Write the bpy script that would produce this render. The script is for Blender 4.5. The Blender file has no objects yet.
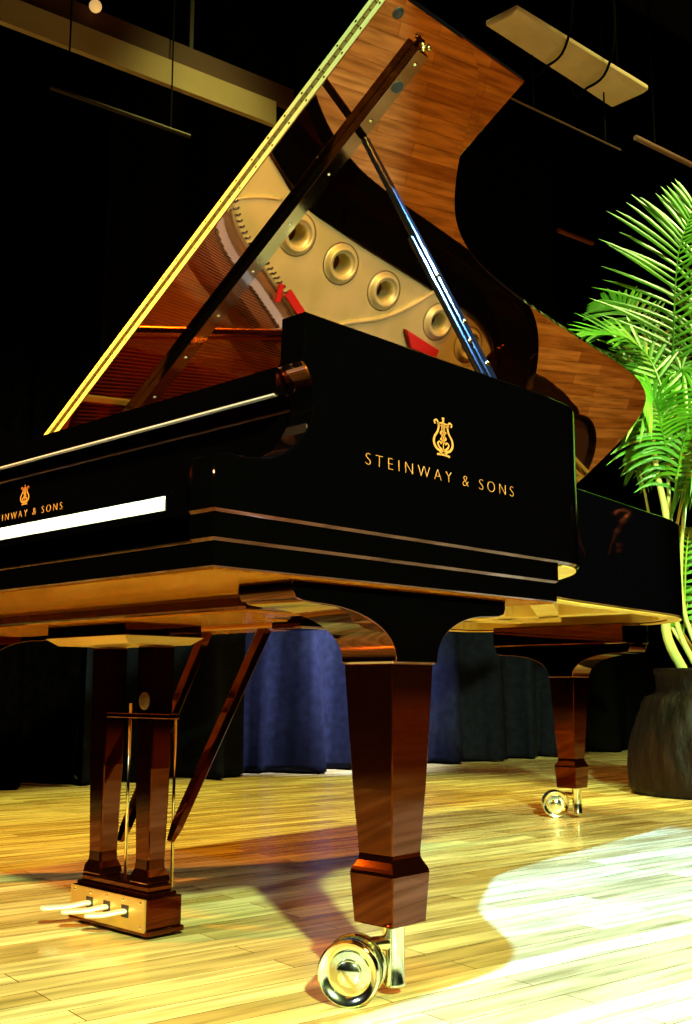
import bpy, bmesh, math, random
from mathutils import Vector, Matrix, geometry
random.seed(7)
S = bpy.context.scene
COL = S.collection
PI = math.pi
sin, cos = math.sin, math.cos

# ------------------------------------------------------------------ materials
def mat(name, col=(.5, .5, .5), rough=.5, metal=0, ior=1.5, tint=None, coat=0, emit=None, estr=0):
    m = bpy.data.materials.new(name); m.use_nodes = True
    b = m.node_tree.nodes['Principled BSDF']
    b.inputs['Base Color'].default_value = (*col, 1)
    b.inputs['Roughness'].default_value = rough
    b.inputs['Metallic'].default_value = metal
    b.inputs['IOR'].default_value = ior
    if tint: b.inputs['Specular Tint'].default_value = (*tint, 1)
    if coat: b.inputs['Coat Weight'].default_value = coat; b.inputs['Coat Roughness'].default_value = .05
    if emit:
        b.inputs['Emission Color'].default_value = (*emit, 1); b.inputs['Emission Strength'].default_value = estr
    return m

def nodes(m):
    nt = m.node_tree
    return nt, nt.nodes, nt.links, nt.nodes['Principled BSDF']

def noisy(m, scale, c1, c2, detail=4, stretch=None, bump=0, bscale=None, lo=.35, hi=.65):
    nt, N, L, b = nodes(m)
    tc = N.new('ShaderNodeTexCoord'); mp = N.new('ShaderNodeMapping')
    L.new(tc.outputs['Object'], mp.inputs['Vector'])
    if stretch: mp.inputs['Scale'].default_value = stretch
    t = N.new('ShaderNodeTexNoise'); t.inputs['Scale'].default_value = scale; t.inputs['Detail'].default_value = detail
    L.new(mp.outputs['Vector'], t.inputs['Vector'])
    r = N.new('ShaderNodeValToRGB')
    r.color_ramp.elements[0].position = lo; r.color_ramp.elements[0].color = (*c1, 1)
    r.color_ramp.elements[1].position = hi; r.color_ramp.elements[1].color = (*c2, 1)
    L.new(t.outputs['Fac'], r.inputs['Fac']); L.new(r.outputs['Color'], b.inputs['Base Color'])
    if bump:
        t2 = N.new('ShaderNodeTexNoise'); t2.inputs['Scale'].default_value = bscale or scale
        L.new(mp.outputs['Vector'], t2.inputs['Vector'])
        bp = N.new('ShaderNodeBump'); bp.inputs['Strength'].default_value = bump; bp.inputs['Distance'].default_value = .01
        L.new(t2.outputs['Fac'], bp.inputs['Height']); L.new(bp.outputs['Normal'], b.inputs['Normal'])
    return m

EB = mat('ebony_lacquer', (.0004, .0003, .0003), .035, 0, 1.9, (1, .20, .035))
LIDM = mat('lid_lacquer', (.001, .0005, .0002), .02, 0, 2.9, (1, .25, .04))
LEGM = mat('leg_lacquer', (.0032, .0004, .0001), .05, 0, 2.0, (1, .20, .03))
UNDER = mat('underside_orange', (.36, .13, .02), .14)  # grained orange colour for the key bed and beam undersides
noisy(UNDER, 3, (.50, .13, .006), (.66, .21, .012), 4, (1, 9, 1))
BRASS = mat('brass', (.85, .68, .30), .16, 1)
POLBR = mat('polished_brass', (.88, .88, .66), .12, 1)
DULLBR = mat('brushed_brass', (.72, .55, .20), .38, 1)
HINGE = mat('hinge_brass', (.72, .70, .36), .45, .7)
PLATE = mat('bronze_plate', (.72, .62, .26), .42, .35)
noisy(PLATE, 9, (.48, .56, .22), (.60, .67, .30), 3)
STRG = mat('steel_string', (.72, .60, .32), .3, .9)
COPPER = mat('copper_string', (.55, .16, .06), .35, .9)
GOLDINLAY = mat('gold_inlay', (.50, .20, .035), .35, .3)
WKEY = mat('white_key', (.92, .92, .95), .2)
BKEY = mat('black_key', (.01, .01, .01), .2)
REDF = mat('red_felt', (.42, .006, .004), .9)
BLUEF = mat('grey_blue_felt', (.30, .34, .42), .8)
WOODY = mat('spruce_wood', (.7, .45, .14), .35)
noisy(WOODY, 3, (.70, .42, .05), (.90, .62, .12), 5, (1, 12, 1))
SBOARD = mat('soundboard_wood', (.35, .15, .04), .4)
noisy(SBOARD, 4, (.28, .10, .025), (.42, .19, .05), 5, (14, 1, 1))
SOCK = mat('dark_socket', (.002, .001, .001), .6)
RUBBER = mat('black_rubber', (.01, .01, .01), .6)

# stage rotated frame: s runs along the stage boards, n towards the audience
A = math.radians(9)
SV = Vector((sin(A), cos(A), 0)); NV = Vector((cos(A), -sin(A), 0))
def st(n, s, z=0): return NV * n + SV * s + Vector((0, 0, z))

FLOOR = mat('stage_boards', (.6, .4, .15), .22)
nt, N, L, b = nodes(FLOOR)
tc = N.new('ShaderNodeTexCoord'); mp = N.new('ShaderNodeMapping'); mp.vector_type = 'POINT'
mp.inputs['Rotation'].default_value = (0, 0, A - PI / 2)
L.new(tc.outputs['Object'], mp.inputs['Vector'])
br = N.new('ShaderNodeTexBrick'); br.offset = .37; br.offset_frequency = 2; br.squash = 1
br.inputs['Scale'].default_value = 1; br.inputs['Brick Width'].default_value = .62; br.inputs['Row Height'].default_value = .062
br.inputs['Mortar Size'].default_value = .0012; br.inputs['Mortar Smooth'].default_value = .2; br.inputs['Bias'].default_value = -.1
br.inputs['Color1'].default_value = (.36, .26, .09, 1); br.inputs['Color2'].default_value = (.62, .55, .27, 1)
br.inputs['Mortar'].default_value = (.16, .08, .02, 1)
L.new(mp.outputs['Vector'], br.inputs['Vector'])
g = N.new('ShaderNodeTexNoise'); g.inputs['Scale'].default_value = 3.0; g.inputs['Detail'].default_value = 6
mp2 = N.new('ShaderNodeMapping'); mp2.inputs['Scale'].default_value = (1.2, 14, 1)
L.new(mp.outputs['Vector'], mp2.inputs['Vector']); L.new(mp2.outputs['Vector'], g.inputs['Vector'])
gr = N.new('ShaderNodeValToRGB'); gr.color_ramp.elements[0].position = .32; gr.color_ramp.elements[0].color = (.36, .33, .22, 1)
gr.color_ramp.elements[1].position = .62; gr.color_ramp.elements[1].color = (1.1, 1.1, 1.1, 1)
L.new(g.outputs['Fac'], gr.inputs['Fac'])
mx = N.new('ShaderNodeMix'); mx.data_type = 'RGBA'; mx.blend_type = 'MULTIPLY'; mx.inputs['Factor'].default_value = .75
L.new(br.outputs['Color'], mx.inputs[6]); L.new(gr.outputs['Color'], mx.inputs[7])
L.new(mx.outputs[2], b.inputs['Base Color'])
rn = N.new('ShaderNodeMapRange'); rn.inputs['From Min'].default_value = .3; rn.inputs['From Max'].default_value = .7
rn.inputs['To Min'].default_value = .10; rn.inputs['To Max'].default_value = .24
L.new(g.outputs['Fac'], rn.inputs['Value']); L.new(rn.outputs['Result'], b.inputs['Roughness'])
bp = N.new('ShaderNodeBump'); bp.inputs['Strength'].default_value = .25; bp.inputs['Distance'].default_value = .002
L.new(br.outputs['Fac'], bp.inputs['Height']); bp.invert = True
L.new(bp.outputs['Normal'], b.inputs['Normal'])

CURT = mat('navy_velvet', (.035, .045, .11), .9)
nt, N, L, b = nodes(CURT); b.inputs['Specular IOR Level'].default_value = .05
noisy(CURT, 25, (.0012, .0014, .0034), (.0026, .003, .0068), 6)
BLACKW = mat('black_paint', (.0015, .0012, .001), .95)
nodes(BLACKW)[3].inputs['Specular IOR Level'].default_value = 0
CEILM = mat('ceiling_black', (.002, .0015, .001), .95)
BEAMM = mat('beige_beam', (.50, .36, .22), .8)
noisy(BEAMM, 2, (.25, .18, .11), (.34, .26, .16))
REDBR = mat('red_brown_board', (.05, .010, .006), .8)
TAN = mat('tan_panel', (.52, .38, .20), .7)
noisy(TAN, 5, (.45, .32, .16), (.56, .41, .22))
PIPE = mat('dark_pipe', (.008, .005, .004), .8)
RUST = mat('rusty_pipe', (.16, .08, .05), .6)
CABLE = mat('black_cable', (.0012, .0012, .0012), .9)
nodes(CABLE)[3].inputs['Specular IOR Level'].default_value = .05
POTM = mat('pot_clay', (.06, .025, .018), .6)
nodes(POTM)[3].inputs['Specular IOR Level'].default_value = .12
noisy(POTM, 5, (.0008, .0004, .0003), (.006, .0018, .001), 8, (1, 1, .5), 1, 22)
SOIL = mat('soil', (.02, .012, .008), 1)
LEAF = mat('palm_leaf', (.10, .42, .04), .38)
noisy(LEAF, 6, (.025, .14, .004), (.07, .27, .010), 3)
nodes(LEAF)[3].inputs['Transmission Weight'].default_value = 0
STEM = mat('palm_stem', (.42, .50, .14), .4)
BULB = mat('lamp_glass', (.9, .7, .4), .3, emit=(1, .6, .2), estr=.6)

# ------------------------------------------------------------------ mesh helpers
def obj(name, bm, m, parent=None, smooth=False, bevel=0, loc=(0, 0, 0), seg=2, sub=0):
    bmesh.ops.recalc_face_normals(bm, faces=bm.faces)
    me = bpy.data.meshes.new(name); bm.to_mesh(me); bm.free()
    me.materials.append(m)
    o = bpy.data.objects.new(name, me); COL.objects.link(o)
    if smooth:
        for p in me.polygons: p.use_smooth = True
    if bevel:
        md = o.modifiers.new('bevel', 'BEVEL'); md.width = bevel; md.segments = seg; md.limit_method = 'ANGLE'; md.angle_limit = math.radians(40)
        md.harden_normals = False
    if sub:
        md = o.modifiers.new('sub', 'SUBSURF'); md.levels = md.render_levels = sub
    o.location = loc
    if parent:
        o.parent = parent
        if parent.type == 'EMPTY': o.location = Vector(loc) - parent.location
    return o

def autosmooth(o, ang=35):
    me = o.data
    for p in me.polygons: p.use_smooth = True
    bm = bmesh.new(); bm.from_mesh(me)
    for e in bm.edges:
        if len(e.link_faces) == 2 and e.calc_face_angle(0) > math.radians(ang): e.smooth = False
    bm.to_mesh(me); bm.free()
    return o

def thing(name, label, cat, loc=(0, 0, 0), group=None):
    o = bpy.data.objects.new(name, None); COL.objects.link(o); o.location = loc
    o.empty_display_size = .1
    return tag(o, label, cat, group)
def tag(o, label, cat, group=None):
    o['label'] = label; o['category'] = cat
    if group: o['group'] = group
    return o
def struct(o): o['kind'] = 'structure'; return o

def box(bm, x0, x1, y0, y1, z0, z1, M=None):
    vs = [Vector((x, y, z)) for z in (z0, z1) for y in (y0, y1) for x in (x0, x1)]
    if M: vs = [M @ v for v in vs]
    v = [bm.verts.new(p) for p in vs]
    for f in ((0, 1, 3, 2), (4, 6, 7, 5), (0, 4, 5, 1), (2, 3, 7, 6), (0, 2, 6, 4), (1, 5, 7, 3)):
        bm.faces.new([v[i] for i in f])
    return v
def bx(x0, x1, y0, y1, z0, z1, M=None):
    bm = bmesh.new(); box(bm, x0, x1, y0, y1, z0, z1, M); return bm

def extrude_poly(bm, pts, d):
    """closed prism from 3-D planar points and an offset vector"""
    d = Vector(d); P = [Vector(p) for p in pts]
    a = [bm.verts.new(p) for p in P]; b_ = [bm.verts.new(p + d) for p in P]
    tri = geometry.tessellate_polygon([P])
    for t in tri:
        try: bm.faces.new([a[i] for i in t]); bm.faces.new([b_[i] for i in reversed(t)])
        except ValueError: pass
    n = len(P)
    for i in range(n): bm.faces.new((a[i], a[(i + 1) % n], b_[(i + 1) % n], b_[i]))
    bmesh.ops.dissolve_limit(bm, angle_limit=.002, verts=bm.verts, edges=[e for e in bm.edges if len(e.link_faces) == 2 and e.calc_face_angle(0) < .001])

def poly_holes(bm, outer, holes, z0, z1):
    loops = [[Vector((x, y, 0)) for x, y in outer]] + [[Vector((x, y, 0)) for x, y in h] for h in holes]
    tri = geometry.tessellate_polygon(loops); flat = [p for l in loops for p in l]
    a = [bm.verts.new((p.x, p.y, z1)) for p in flat]; b_ = [bm.verts.new((p.x, p.y, z0)) for p in flat]
    for t in tri:
        try: bm.faces.new([a[i] for i in t]); bm.faces.new([b_[i] for i in reversed(t)])
        except ValueError: pass
    k = 0
    for l in loops:
        n = len(l)
        for i in range(n): bm.faces.new((a[k + i], a[k + (i + 1) % n], b_[k + (i + 1) % n], b_[k + i]))
        k += n

def catmull(pts, k=6, closed=False):
    P = [Vector(p) for p in pts]; n = len(P); out = []
    rng = range(n if closed else n - 1)
    for i in rng:
        p1, p2 = P[i], P[(i + 1) % n]
        p0 = P[i - 1] if (i > 0 or closed) else p1 * 2 - p2
        p3 = P[(i + 2) % n] if (i + 2 < n or closed) else p2 * 2 - p1
        for j in range(k):
            t = j / k
            out.append(.5 * ((2 * p1) + (p2 - p0) * t + (2 * p0 - 5 * p1 + 4 * p2 - p3) * t * t + (3 * p1 - p0 - 3 * p2 + p3) * t ** 3))
    if not closed: out.append(P[-1])
    return out

def tube(bm, pts, r, seg=8, radii=None, cap=True):
    P = [Vector(p) for p in pts]; n = len(P); rings = []
    up = None
    for i in range(n):
        t = (P[min(i + 1, n - 1)] - P[max(i - 1, 0)]).normalized()
        if up is None:
            up = t.orthogonal().normalized()
        up = (up - t * up.dot(t)).normalized(); sd = t.cross(up)
        rr = radii[i] if radii else r
        rings.append([bm.verts.new(P[i] + (up * cos(2 * PI * j / seg) + sd * sin(2 * PI * j / seg)) * rr) for j in range(seg)])
    for i in range(n - 1):
        for j in range(seg):
            bm.faces.new((rings[i][j], rings[i][(j + 1) % seg], rings[i + 1][(j + 1) % seg], rings[i + 1][j]))
    if cap:
        bm.faces.new(list(reversed(rings[0]))); bm.faces.new(rings[-1])

def lathe(bm, prof, seg=32, M=None):
    M = M or Matrix.Identity(4); rings = []
    for r, z in prof:
        if r < 1e-6: rings.append([bm.verts.new(M @ Vector((0, 0, z)))])
        else: rings.append([bm.verts.new(M @ Vector((r * cos(2 * PI * j / seg), r * sin(2 * PI * j / seg), z))) for j in range(seg)])
    for a, b_ in zip(rings, rings[1:]):
        for j in range(seg):
            k = (j + 1) % seg
            if len(a) == 1 and len(b_) == 1: continue
            if len(a) == 1: bm.faces.new((a[0], b_[j], b_[k]))
            elif len(b_) == 1: bm.faces.new((a[j], a[k], b_[0]))
            else: bm.faces.new((a[j], a[k], b_[k], b_[j]))
def axis_m(loc, z, x=None):
    z = Vector(z).normalized(); x = Vector(x).normalized() if x else z.orthogonal().normalized()
    x = (x - z * x.dot(z)).normalized(); y = z.cross(x)
    return Matrix(((x.x, y.x, z.x, loc[0]), (x.y, y.y, z.y, loc[1]), (x.z, y.z, z.z, loc[2]), (0, 0, 0, 1)))

# ------------------------------------------------------------------ the setting
def quad(name, pts, m):
    bm = bmesh.new(); bm.faces.new([bm.verts.new(p) for p in pts]); return struct(obj(name, bm, m))
def stbox(bm, n0, n1, s0, s1, z0, z1):
    M = Matrix(((NV.x, SV.x, 0, 0), (NV.y, SV.y, 0, 0), (0, 0, 1, 0), (0, 0, 0, 1)))
    box(bm, n0, n1, s0, s1, z0, z1, M)
bm = bmesh.new(); stbox(bm, -4.4, 7, -6, 11, -.1, 0); struct(obj('floor', bm, FLOOR))
bm = bmesh.new(); stbox(bm, -4.5, 7.1, -6.1, 11.1, 6.6, 6.7); struct(obj('ceiling', bm, CEILM))
bm = bmesh.new(); stbox(bm, -4.5, -4.4, -6.1, 11.1, -.1, 6.6); struct(obj('wall_back', bm, BLACKW))
bm = bmesh.new(); stbox(bm, 7, 7.1, -6.1, 11.1, -.1, 6.6); struct(obj('wall_front', bm, BLACKW))
bm = bmesh.new(); stbox(bm, -4.4, 7, -6.1, -6, -.1, 6.6); struct(obj('wall_left', bm, BLACKW))
bm = bmesh.new(); stbox(bm, -4.4, 7, 11, 11.1, -.1, 6.6); struct(obj('wall_right', bm, BLACKW))

# stage curtains: overlapping drapes with soft folds
def curtain(label, s0, s1, n0, seed, amp=.07, folds=6, h=4.4, skew=0):
    rnd = random.Random(seed); bm = bmesh.new(); nx, nz = folds * 14, 26
    ph = [rnd.uniform(0, 6) for _ in range(4)]
    grid = []
    for i in range(nx + 1):
        u = i / nx; col = []
        for k in range(nz + 1):
            v = k / nz; z = .012 + v ** 1.5 * h
            low = 1 - min(1, z / .9)
            w = sin(u * folds * 2 * PI + ph[0] + .5 * sin(3.1 * u * PI + ph[1]) + low * .6 * sin(u * 9 + ph[2]))
            w = math.copysign(abs(w) ** .8, w)
            w2 = .35 * sin(u * folds * 4.7 * PI + ph[3] + z * .6)
            n = n0 + amp * (1 + .5 * low) * (w + w2) + skew * u
            s = s0 + (s1 - s0) * u + .03 * low * sin(u * 31 + ph[2])
            col.append(bm.verts.new(st(n, s, z)))
        grid.append(col)
    for i in range(nx):
        for k in range(nz): bm.faces.new((grid[i][k], grid[i + 1][k], grid[i + 1][k + 1], grid[i][k + 1]))
    o = obj('stage_curtain', bm, CURT, smooth=True)
    md = o.modifiers.new('solid', 'SOLIDIFY'); md.thickness = .006
    return tag(o, label, 'curtain')
curtain('dark navy stage curtain at the far left behind the pedal lyre', -1.6, 1.45, -3.72, 1, folds=8)
curtain('navy curtain drape lit blue between the pedal lyre and the front leg', 1.5, 3.32, -3.66, 5, .085, 4)
curtain('navy curtain drape seen right of the front leg', 3.36, 4.25, -3.72, 8, .05, 2)
curtain('narrow navy curtain drape seen left of the tail leg', 4.32, 4.95, -3.76, 11, .05, 2)
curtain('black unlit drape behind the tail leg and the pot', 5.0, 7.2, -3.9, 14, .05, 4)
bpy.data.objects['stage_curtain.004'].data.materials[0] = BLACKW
bpy.data.objects['stage_curtain'].data.materials[0] = noisy(mat('unlit_velvet', (.001, .001, .002), .95), 25, (.0003, .0002, .0003), (.0007, .0005, .0006), 6)  # far left drape's lack of light put into a blacker velvet
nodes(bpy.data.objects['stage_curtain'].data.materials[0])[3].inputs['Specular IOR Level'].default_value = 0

# beam over the curtain line and hanging stage hardware
bm = bmesh.new(); stbox(bm, -3.03, -3.0, -3.5, 2.08, 3.200, 3.325)
struct(obj('trim_1', bm, BEAMM))
bm = bmesh.new(); stbox(bm, -3.05, -3.02, -3.5, 2.2, 3.335, 3.44); struct(obj('trim_2', bm, REDBR))
bm = bmesh.new()
for s in (-2.5, -.5, 1.6): stbox(bm, -3.045, -3.025, s, s + .02, 3.44, 6.6)
struct(obj('trim_3', bm, PIPE))

def hang_pipe(name, label, cat, n, s0, s1, z, r, m, drops):
    t = thing(name, label, cat, tuple(st(n, (s0 + s1) / 2, z)))
    bm = bmesh.new(); tube(bm, [st(n, s0, z), st(n, s1, z)], r, 12); obj('pipe', bm, m, t, smooth=False)
    for s in drops:
        bm = bmesh.new(); tube(bm, [st(n, s, z + r), st(n, s, 6.6)], .004, 6); obj('hanger_cable', bm, CABLE, t)
    return t
hang_pipe('lighting_pipe', 'thin rusty pipe hanging in the dark below the beige beam', 'pipe', -3.0, .92, 1.60, 2.98, .010, mat('dull_pipe', (.010, .003, .002), .8), (1.0, 1.5))
hang_pipe('lighting_pipe', 'tan pipe high at the right edge beyond the tan ceiling panel', 'pipe', -1.6, 3.06, 4.4, 2.86, .012, RUST, (3.2, 4.2))
hang_pipe('lighting_pipe', 'thin dark pipe running under the tan ceiling panel', 'pipe', -1.6, 2.25, 2.95, 2.765, .004, mat('dim_pipe', (.06, .03, .02), .6), (2.4, 2.85))
hang_pipe('lighting_pipe', 'short reddish pipe in the dark left of the palm', 'pipe', -2.6, 3.69, 3.98, 2.945, .014, mat('red_pipe', (.12, .02, .01), .6), (3.75, 3.9))

t = thing('ceiling_panel', 'long tan box panel hanging from the dark ceiling, crossed by two cables', 'ceiling panel', tuple(st(-1.56, 2.55, 3.0)))
bm = bmesh.new(); P = [st(-1.66, 2.08, 3.0), st(-1.63, 2.08, 3.0), st(-1.49, 2.14, 3.0), st(-1.46, 2.16, 3.0)]
bm2 = bmesh.new(); prof = [(-1.665, 3.012), (-1.645, 3.0), (-1.50, 3.0), (-1.455, 3.03), (-1.455, 3.06), (-1.665, 3.06)]
bm.free()
Pb = [Vector(p) for p in ((-1.218, 2.338, 3.0), (-1.112, 2.338, 3.0), (-1.018, 3.19, 3.0), (-1.167, 3.199, 3.0))]
Pt = [Vector(p) for p in ((-1.228, 2.332, 3.008), (-1.084, 2.336, 3.012), (-.990, 3.195, 3.012), (-1.176, 3.206, 3.008))]
Pu = [p + Vector((0, 0, .02)) for p in Pt]
R_ = [[bm2.verts.new(p) for p in q] for q in (Pb, Pt, Pu)]
for a, b_ in zip(R_, R_[1:]):
    for i in range(4): bm2.faces.new((a[i], a[(i + 1) % 4], b_[(i + 1) % 4], b_[i]))
bm2.faces.new(R_[0]); bm2.faces.new(list(reversed(R_[2])))
obj('panel_box', bm2, TAN, t, bevel=.004)
for s in (2.25, 2.9):
    bm = bmesh.new(); tube(bm, [st(-1.56, s, 3.025), st(-1.56, s, 6.6)], .004, 6); obj('hanger_cable', bm, CABLE, t)
for i, (s, w) in enumerate(((2.42, 0), (2.68, 1))):
    pts = catmull([st(-1.25, s - .25, 3.6), st(-1.36, s - .05, 3.15), st(-1.46, s + .02, 2.985), st(-1.60, s + .06, 2.982), st(-1.72, s + .1, 3.05), st(-1.9, s + .2, 3.7), st(-2.0, s + .3, 6.6)], 5)
    bm = bmesh.new(); tube(bm, [st(-1.2, s - .3, 6.6)] + pts, .006, 6)
    tag(obj('power_cable', bm, CABLE, smooth=True), ('left' if i == 0 else 'right') + ' of the two black cables slung under the tan ceiling panel', 'cable')
t = thing('work_lamp', 'small round pale lamp on the beam at the top left', 'lamp', (-2.765, 1.55, 3.42))
bm = bmesh.new(); bmesh.ops.create_uvsphere(bm, u_segments=16, v_segments=12, radius=.028, matrix=Matrix.Translation((-2.765, 1.55, 3.42))); obj('bulb', bm, BULB, t, smooth=True)
bm = bmesh.new(); tube(bm, [(-2.765, 1.55, 3.44), (-2.765, 1.55, 6.6)], .008, 8); obj('lamp_rod', bm, PIPE, t)

# ------------------------------------------------------------------ grand piano
W = 1.57; ZT = .968; ZR = .668; Z2 = .632; ZB = .599
T = math.radians(31.536); ZH = .9736; YL = .612; FW = .474
G = thing('grand_piano', 'black polished concert grand piano with raised lid on brass casters', 'piano', (-.785, 1.3, 0))
def part(name, bm, m, parent=None, **k): return obj(name, bm, m, parent or G, **k)

# rim outline, treble front -> tail -> bass front
OUT = [(0, .20), (0, .45), (0, .70), (-.002, .80), (-.016, .875), (-.075, .965), (-.215, 1.09), (-.34, 1.24), (-.408, 1.40), (-.442, 1.59),
       (-.4655, 1.80), (-.4935, 2.05), (-.5175, 2.26), (-.560, 2.40), (-.635, 2.52), (-.75, 2.60), (-.90, 2.64), (-1.1, 2.65), (-1.35, 2.65), (-1.49, 2.635), (-1.555, 2.57), (-1.57, 2.45), (-1.57, 2.0), (-1.57, 1.0), (-1.57, .20)]
out = [(p.x, p.y) for p in catmull([(x, y, 0) for x, y in OUT], 6)]
def offset(pl, d):
    r = []
    for i, (x, y) in enumerate(pl):
        a = pl[max(i - 1, 0)]; b_ = pl[min(i + 1, len(pl) - 1)]
        t = Vector((b_[0] - a[0], b_[1] - a[1])).normalized()
        r.append((x - t.y * d, y + t.x * d))
    return r
def band(bm, pl, d0, d1, z0, z1):
    o_, i_ = offset(pl, d0), offset(pl, d1)
    R = [[bm.verts.new((x, y, z)) for x, y in l] for l, z in ((o_, z0), (o_, z1), (i_, z1), (i_, z0))]
    n = len(pl)
    for k in range(4):
        a, b_ = R[k], R[(k + 1) % 4]
        for i in range(n - 1): bm.faces.new((a[i], a[i + 1], b_[i + 1], b_[i]))
    bm.faces.new([R[k][0] for k in range(4)]); bm.faces.new([R[k][-1] for k in reversed(range(4))])
def profile_band(bm, pl, prof, caps=False):
    n = len(pl); R = [[bm.verts.new((x, y, z)) for x, y in offset(pl, d)] for d, z in prof]; m_ = len(prof)
    for k in range(m_):
        a, b_ = R[k], R[(k + 1) % m_]
        for i in range(n - 1): bm.faces.new((a[i], a[i + 1], b_[i + 1], b_[i]))
    if caps:
        bm.faces.new([R[k][0] for k in range(m_)]); bm.faces.new([R[k][-1] for k in reversed(range(m_))])
# inner rim ledge between the case and the iron plate
bm = bmesh.new(); band(bm, out, .045, .165, .80, .885)
part('inner_rim', bm, EB)
# arms with the scrolled cove
PROF = [(0, ZR), (.21, ZR), (.21, ZT), (.158, ZT), (.155, .902), (.150, .895), (.160, .885), (.171, .865), (.1755, .845), (.172, .822), (.160, .797), (.140, .775), (.118, .760), (.090, .750), (.06, .7455), (.012, .745), (.003, .742), (0, .737)]
def arm_profile():
    fixed = PROF[:5]; curve = catmull([(y, z, 0) for y, z in PROF[5:15]], 4)
    return fixed + [(p.x, p.y) for p in curve] + PROF[15:]
CH = .0045
bm = bmesh.new(); profile_band(bm, out, [(0, ZR + CH), (0, ZT - .002), (.002, ZT), (.048, ZT), (.05, ZT - .002), (.05, ZR), (CH, ZR)])
for xo, xi in ((0, -.05), (-W, -W + .05)):
    sgn = -1 if xo == 0 else 1; e = .002
    pr = arm_profile()[2:] + []            # from the top back corner forward and down to the front foot
    pr = [(.20, ZT)] + pr[1:] + [(0, ZR + CH), (CH, ZR), (.20, ZR)]
    # side faces (outer, inner) inset by a small rounding, and the skin between them
    def inset(pp, d):
        c = []; n = len(pp)
        for i, (y, z) in enumerate(pp):
            if i in (0, n - 1): c.append((y, z + (-d if i == 0 else CH if d > .003 else d))); continue
            a = Vector(pp[i - 1]); b_ = Vector(pp[i + 1]); t = (b_ - a).normalized(); c.append((y - t.y * d, z + t.x * d))
        return c
    po = inset(pr, .002)
    # keep lower chamfer on the outer face
    po = [(y, z) if i < len(po) - 3 else q for i, ((y, z), q) in enumerate(zip(po, [None] * (len(po) - 3) + [(.002, ZR + CH), (CH, ZR + CH), (.20, ZR + CH)]))]
    pi = [(y, z) for y, z in inset(pr, .002)]; pi[-1] = (.20, ZR); pi[-2] = (CH, ZR); pi[-3] = (.002, ZR + CH)
    rows = [[bm.verts.new((xo, y, z)) for y, z in po], [bm.verts.new((xo + sgn * (e if i < len(pr) - 3 else CH), y, z)) for i, (y, z) in enumerate(pr)], [bm.verts.new((xi - sgn * e if i < len(pr) - 3 else xi, y, z)) for i, (y, z) in enumerate(pr)], [bm.verts.new((xi, y, z)) for y, z in pi]]
    for a, b_ in zip(rows, rows[1:]):
        for i in range(len(pr) - 1):
            try: bm.faces.new((a[i], a[i + 1], b_[i + 1], b_[i]))
            except ValueError: pass
    for row in (rows[0], rows[3]):
        for t3 in geometry.tessellate_polygon([[v.co.copy() for v in row]]):
            try: bm.faces.new([row[i] for i in t3])
            except ValueError: pass
bmesh.ops.remove_doubles(bm, verts=bm.verts, dist=.0004)
bmesh.ops.dissolve_degenerate(bm, dist=.0001, edges=bm.edges)
rim = part('rim', bm, EB); autosmooth(rim, 32)
def chbox(bm, x0, x1, y0, y1, z0, z1, c=.0045):
    Rg = [[bm.verts.new(p) for p in ((a, b_, z), (d, b_, z), (d, e, z), (a, e, z))] for a, d, b_, e, z in ((x0 + c, x1 - c, y0 + c, y1 - c, z0), (x0, x1, y0, y1, z0 + c), (x0, x1, y0, y1, z1))]
    for a, b_ in zip(Rg, Rg[1:]):
        for i in range(4): bm.faces.new((a[i], a[(i + 1) % 4], b_[(i + 1) % 4], b_[i]))
    bm.faces.new(Rg[0]); bm.faces.new(list(reversed(Rg[2])))
# stepped mouldings round the key bed
bm = bmesh.new(); chbox(bm, -W + .004, -.004, .004, .79, Z2, ZR + .001); part('upper_moulding', bm, EB)
bm = bmesh.new(); chbox(bm, -W + .008, -.008, .008, .79, ZB, Z2 + .001, .0022); part('key_bed', bm, EB)
bm = bmesh.new(); box(bm, -W + .014, -.014, .014, .785, ZB - .0022, ZB + .001); part('key_bed_underside', bm, UNDER)
# key slip between the arms and cheek blocks
bm = bmesh.new(); box(bm, -W + .05, -.05, .004, .018, Z2 + .001, .681); part('key_slip', bm, EB, bevel=.002)
for x0, x1 in ((-.117, -.05), (-W + .05, -W + .117)):
    bm = bmesh.new(); box(bm, x0, x1, .012, .19, .668, .705); box(bm, x0 + .004, x1 - .001, .02, .19, .705, .712)
    part('cheek_block', bm, EB, bevel=.003)
# keys
KX0, KX1 = -W + .118, -.118; KW = (KX1 - KX0) / 52
def white_key():
    bm = bmesh.new(); box(bm, .0006, KW - .0006, .019, .188, .683, .704); return bm
k0 = part('white_key', white_key(), WKEY, bevel=.001, loc=(KX0, 0, 0))
for i in range(1, 52):
    c = k0.copy(); COL.objects.link(c); c.parent = G; c.location = k0.location + Vector((KW * i, 0, 0))
bm = bmesh.new()
v = box(bm, -.0055, .0055, .075, .188, .700, .716)
for q in v[4:]: q.co.x *= .8
v[4].co.y += .008; v[5].co.y += .008
b0 = None
for i in range(51):
    if i % 7 in (0, 2, 3, 5, 6):
        x = KX0 + KW * (i + 1)
        if b0 is None: b0 = part('black_key', bm, BKEY, bevel=.001, loc=(x, 0, 0)); bx0 = x
        else:
            c = b0.copy(); COL.objects.link(c); c.parent = G; c.location = b0.location + Vector((x - bx0, 0, 0))
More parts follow.
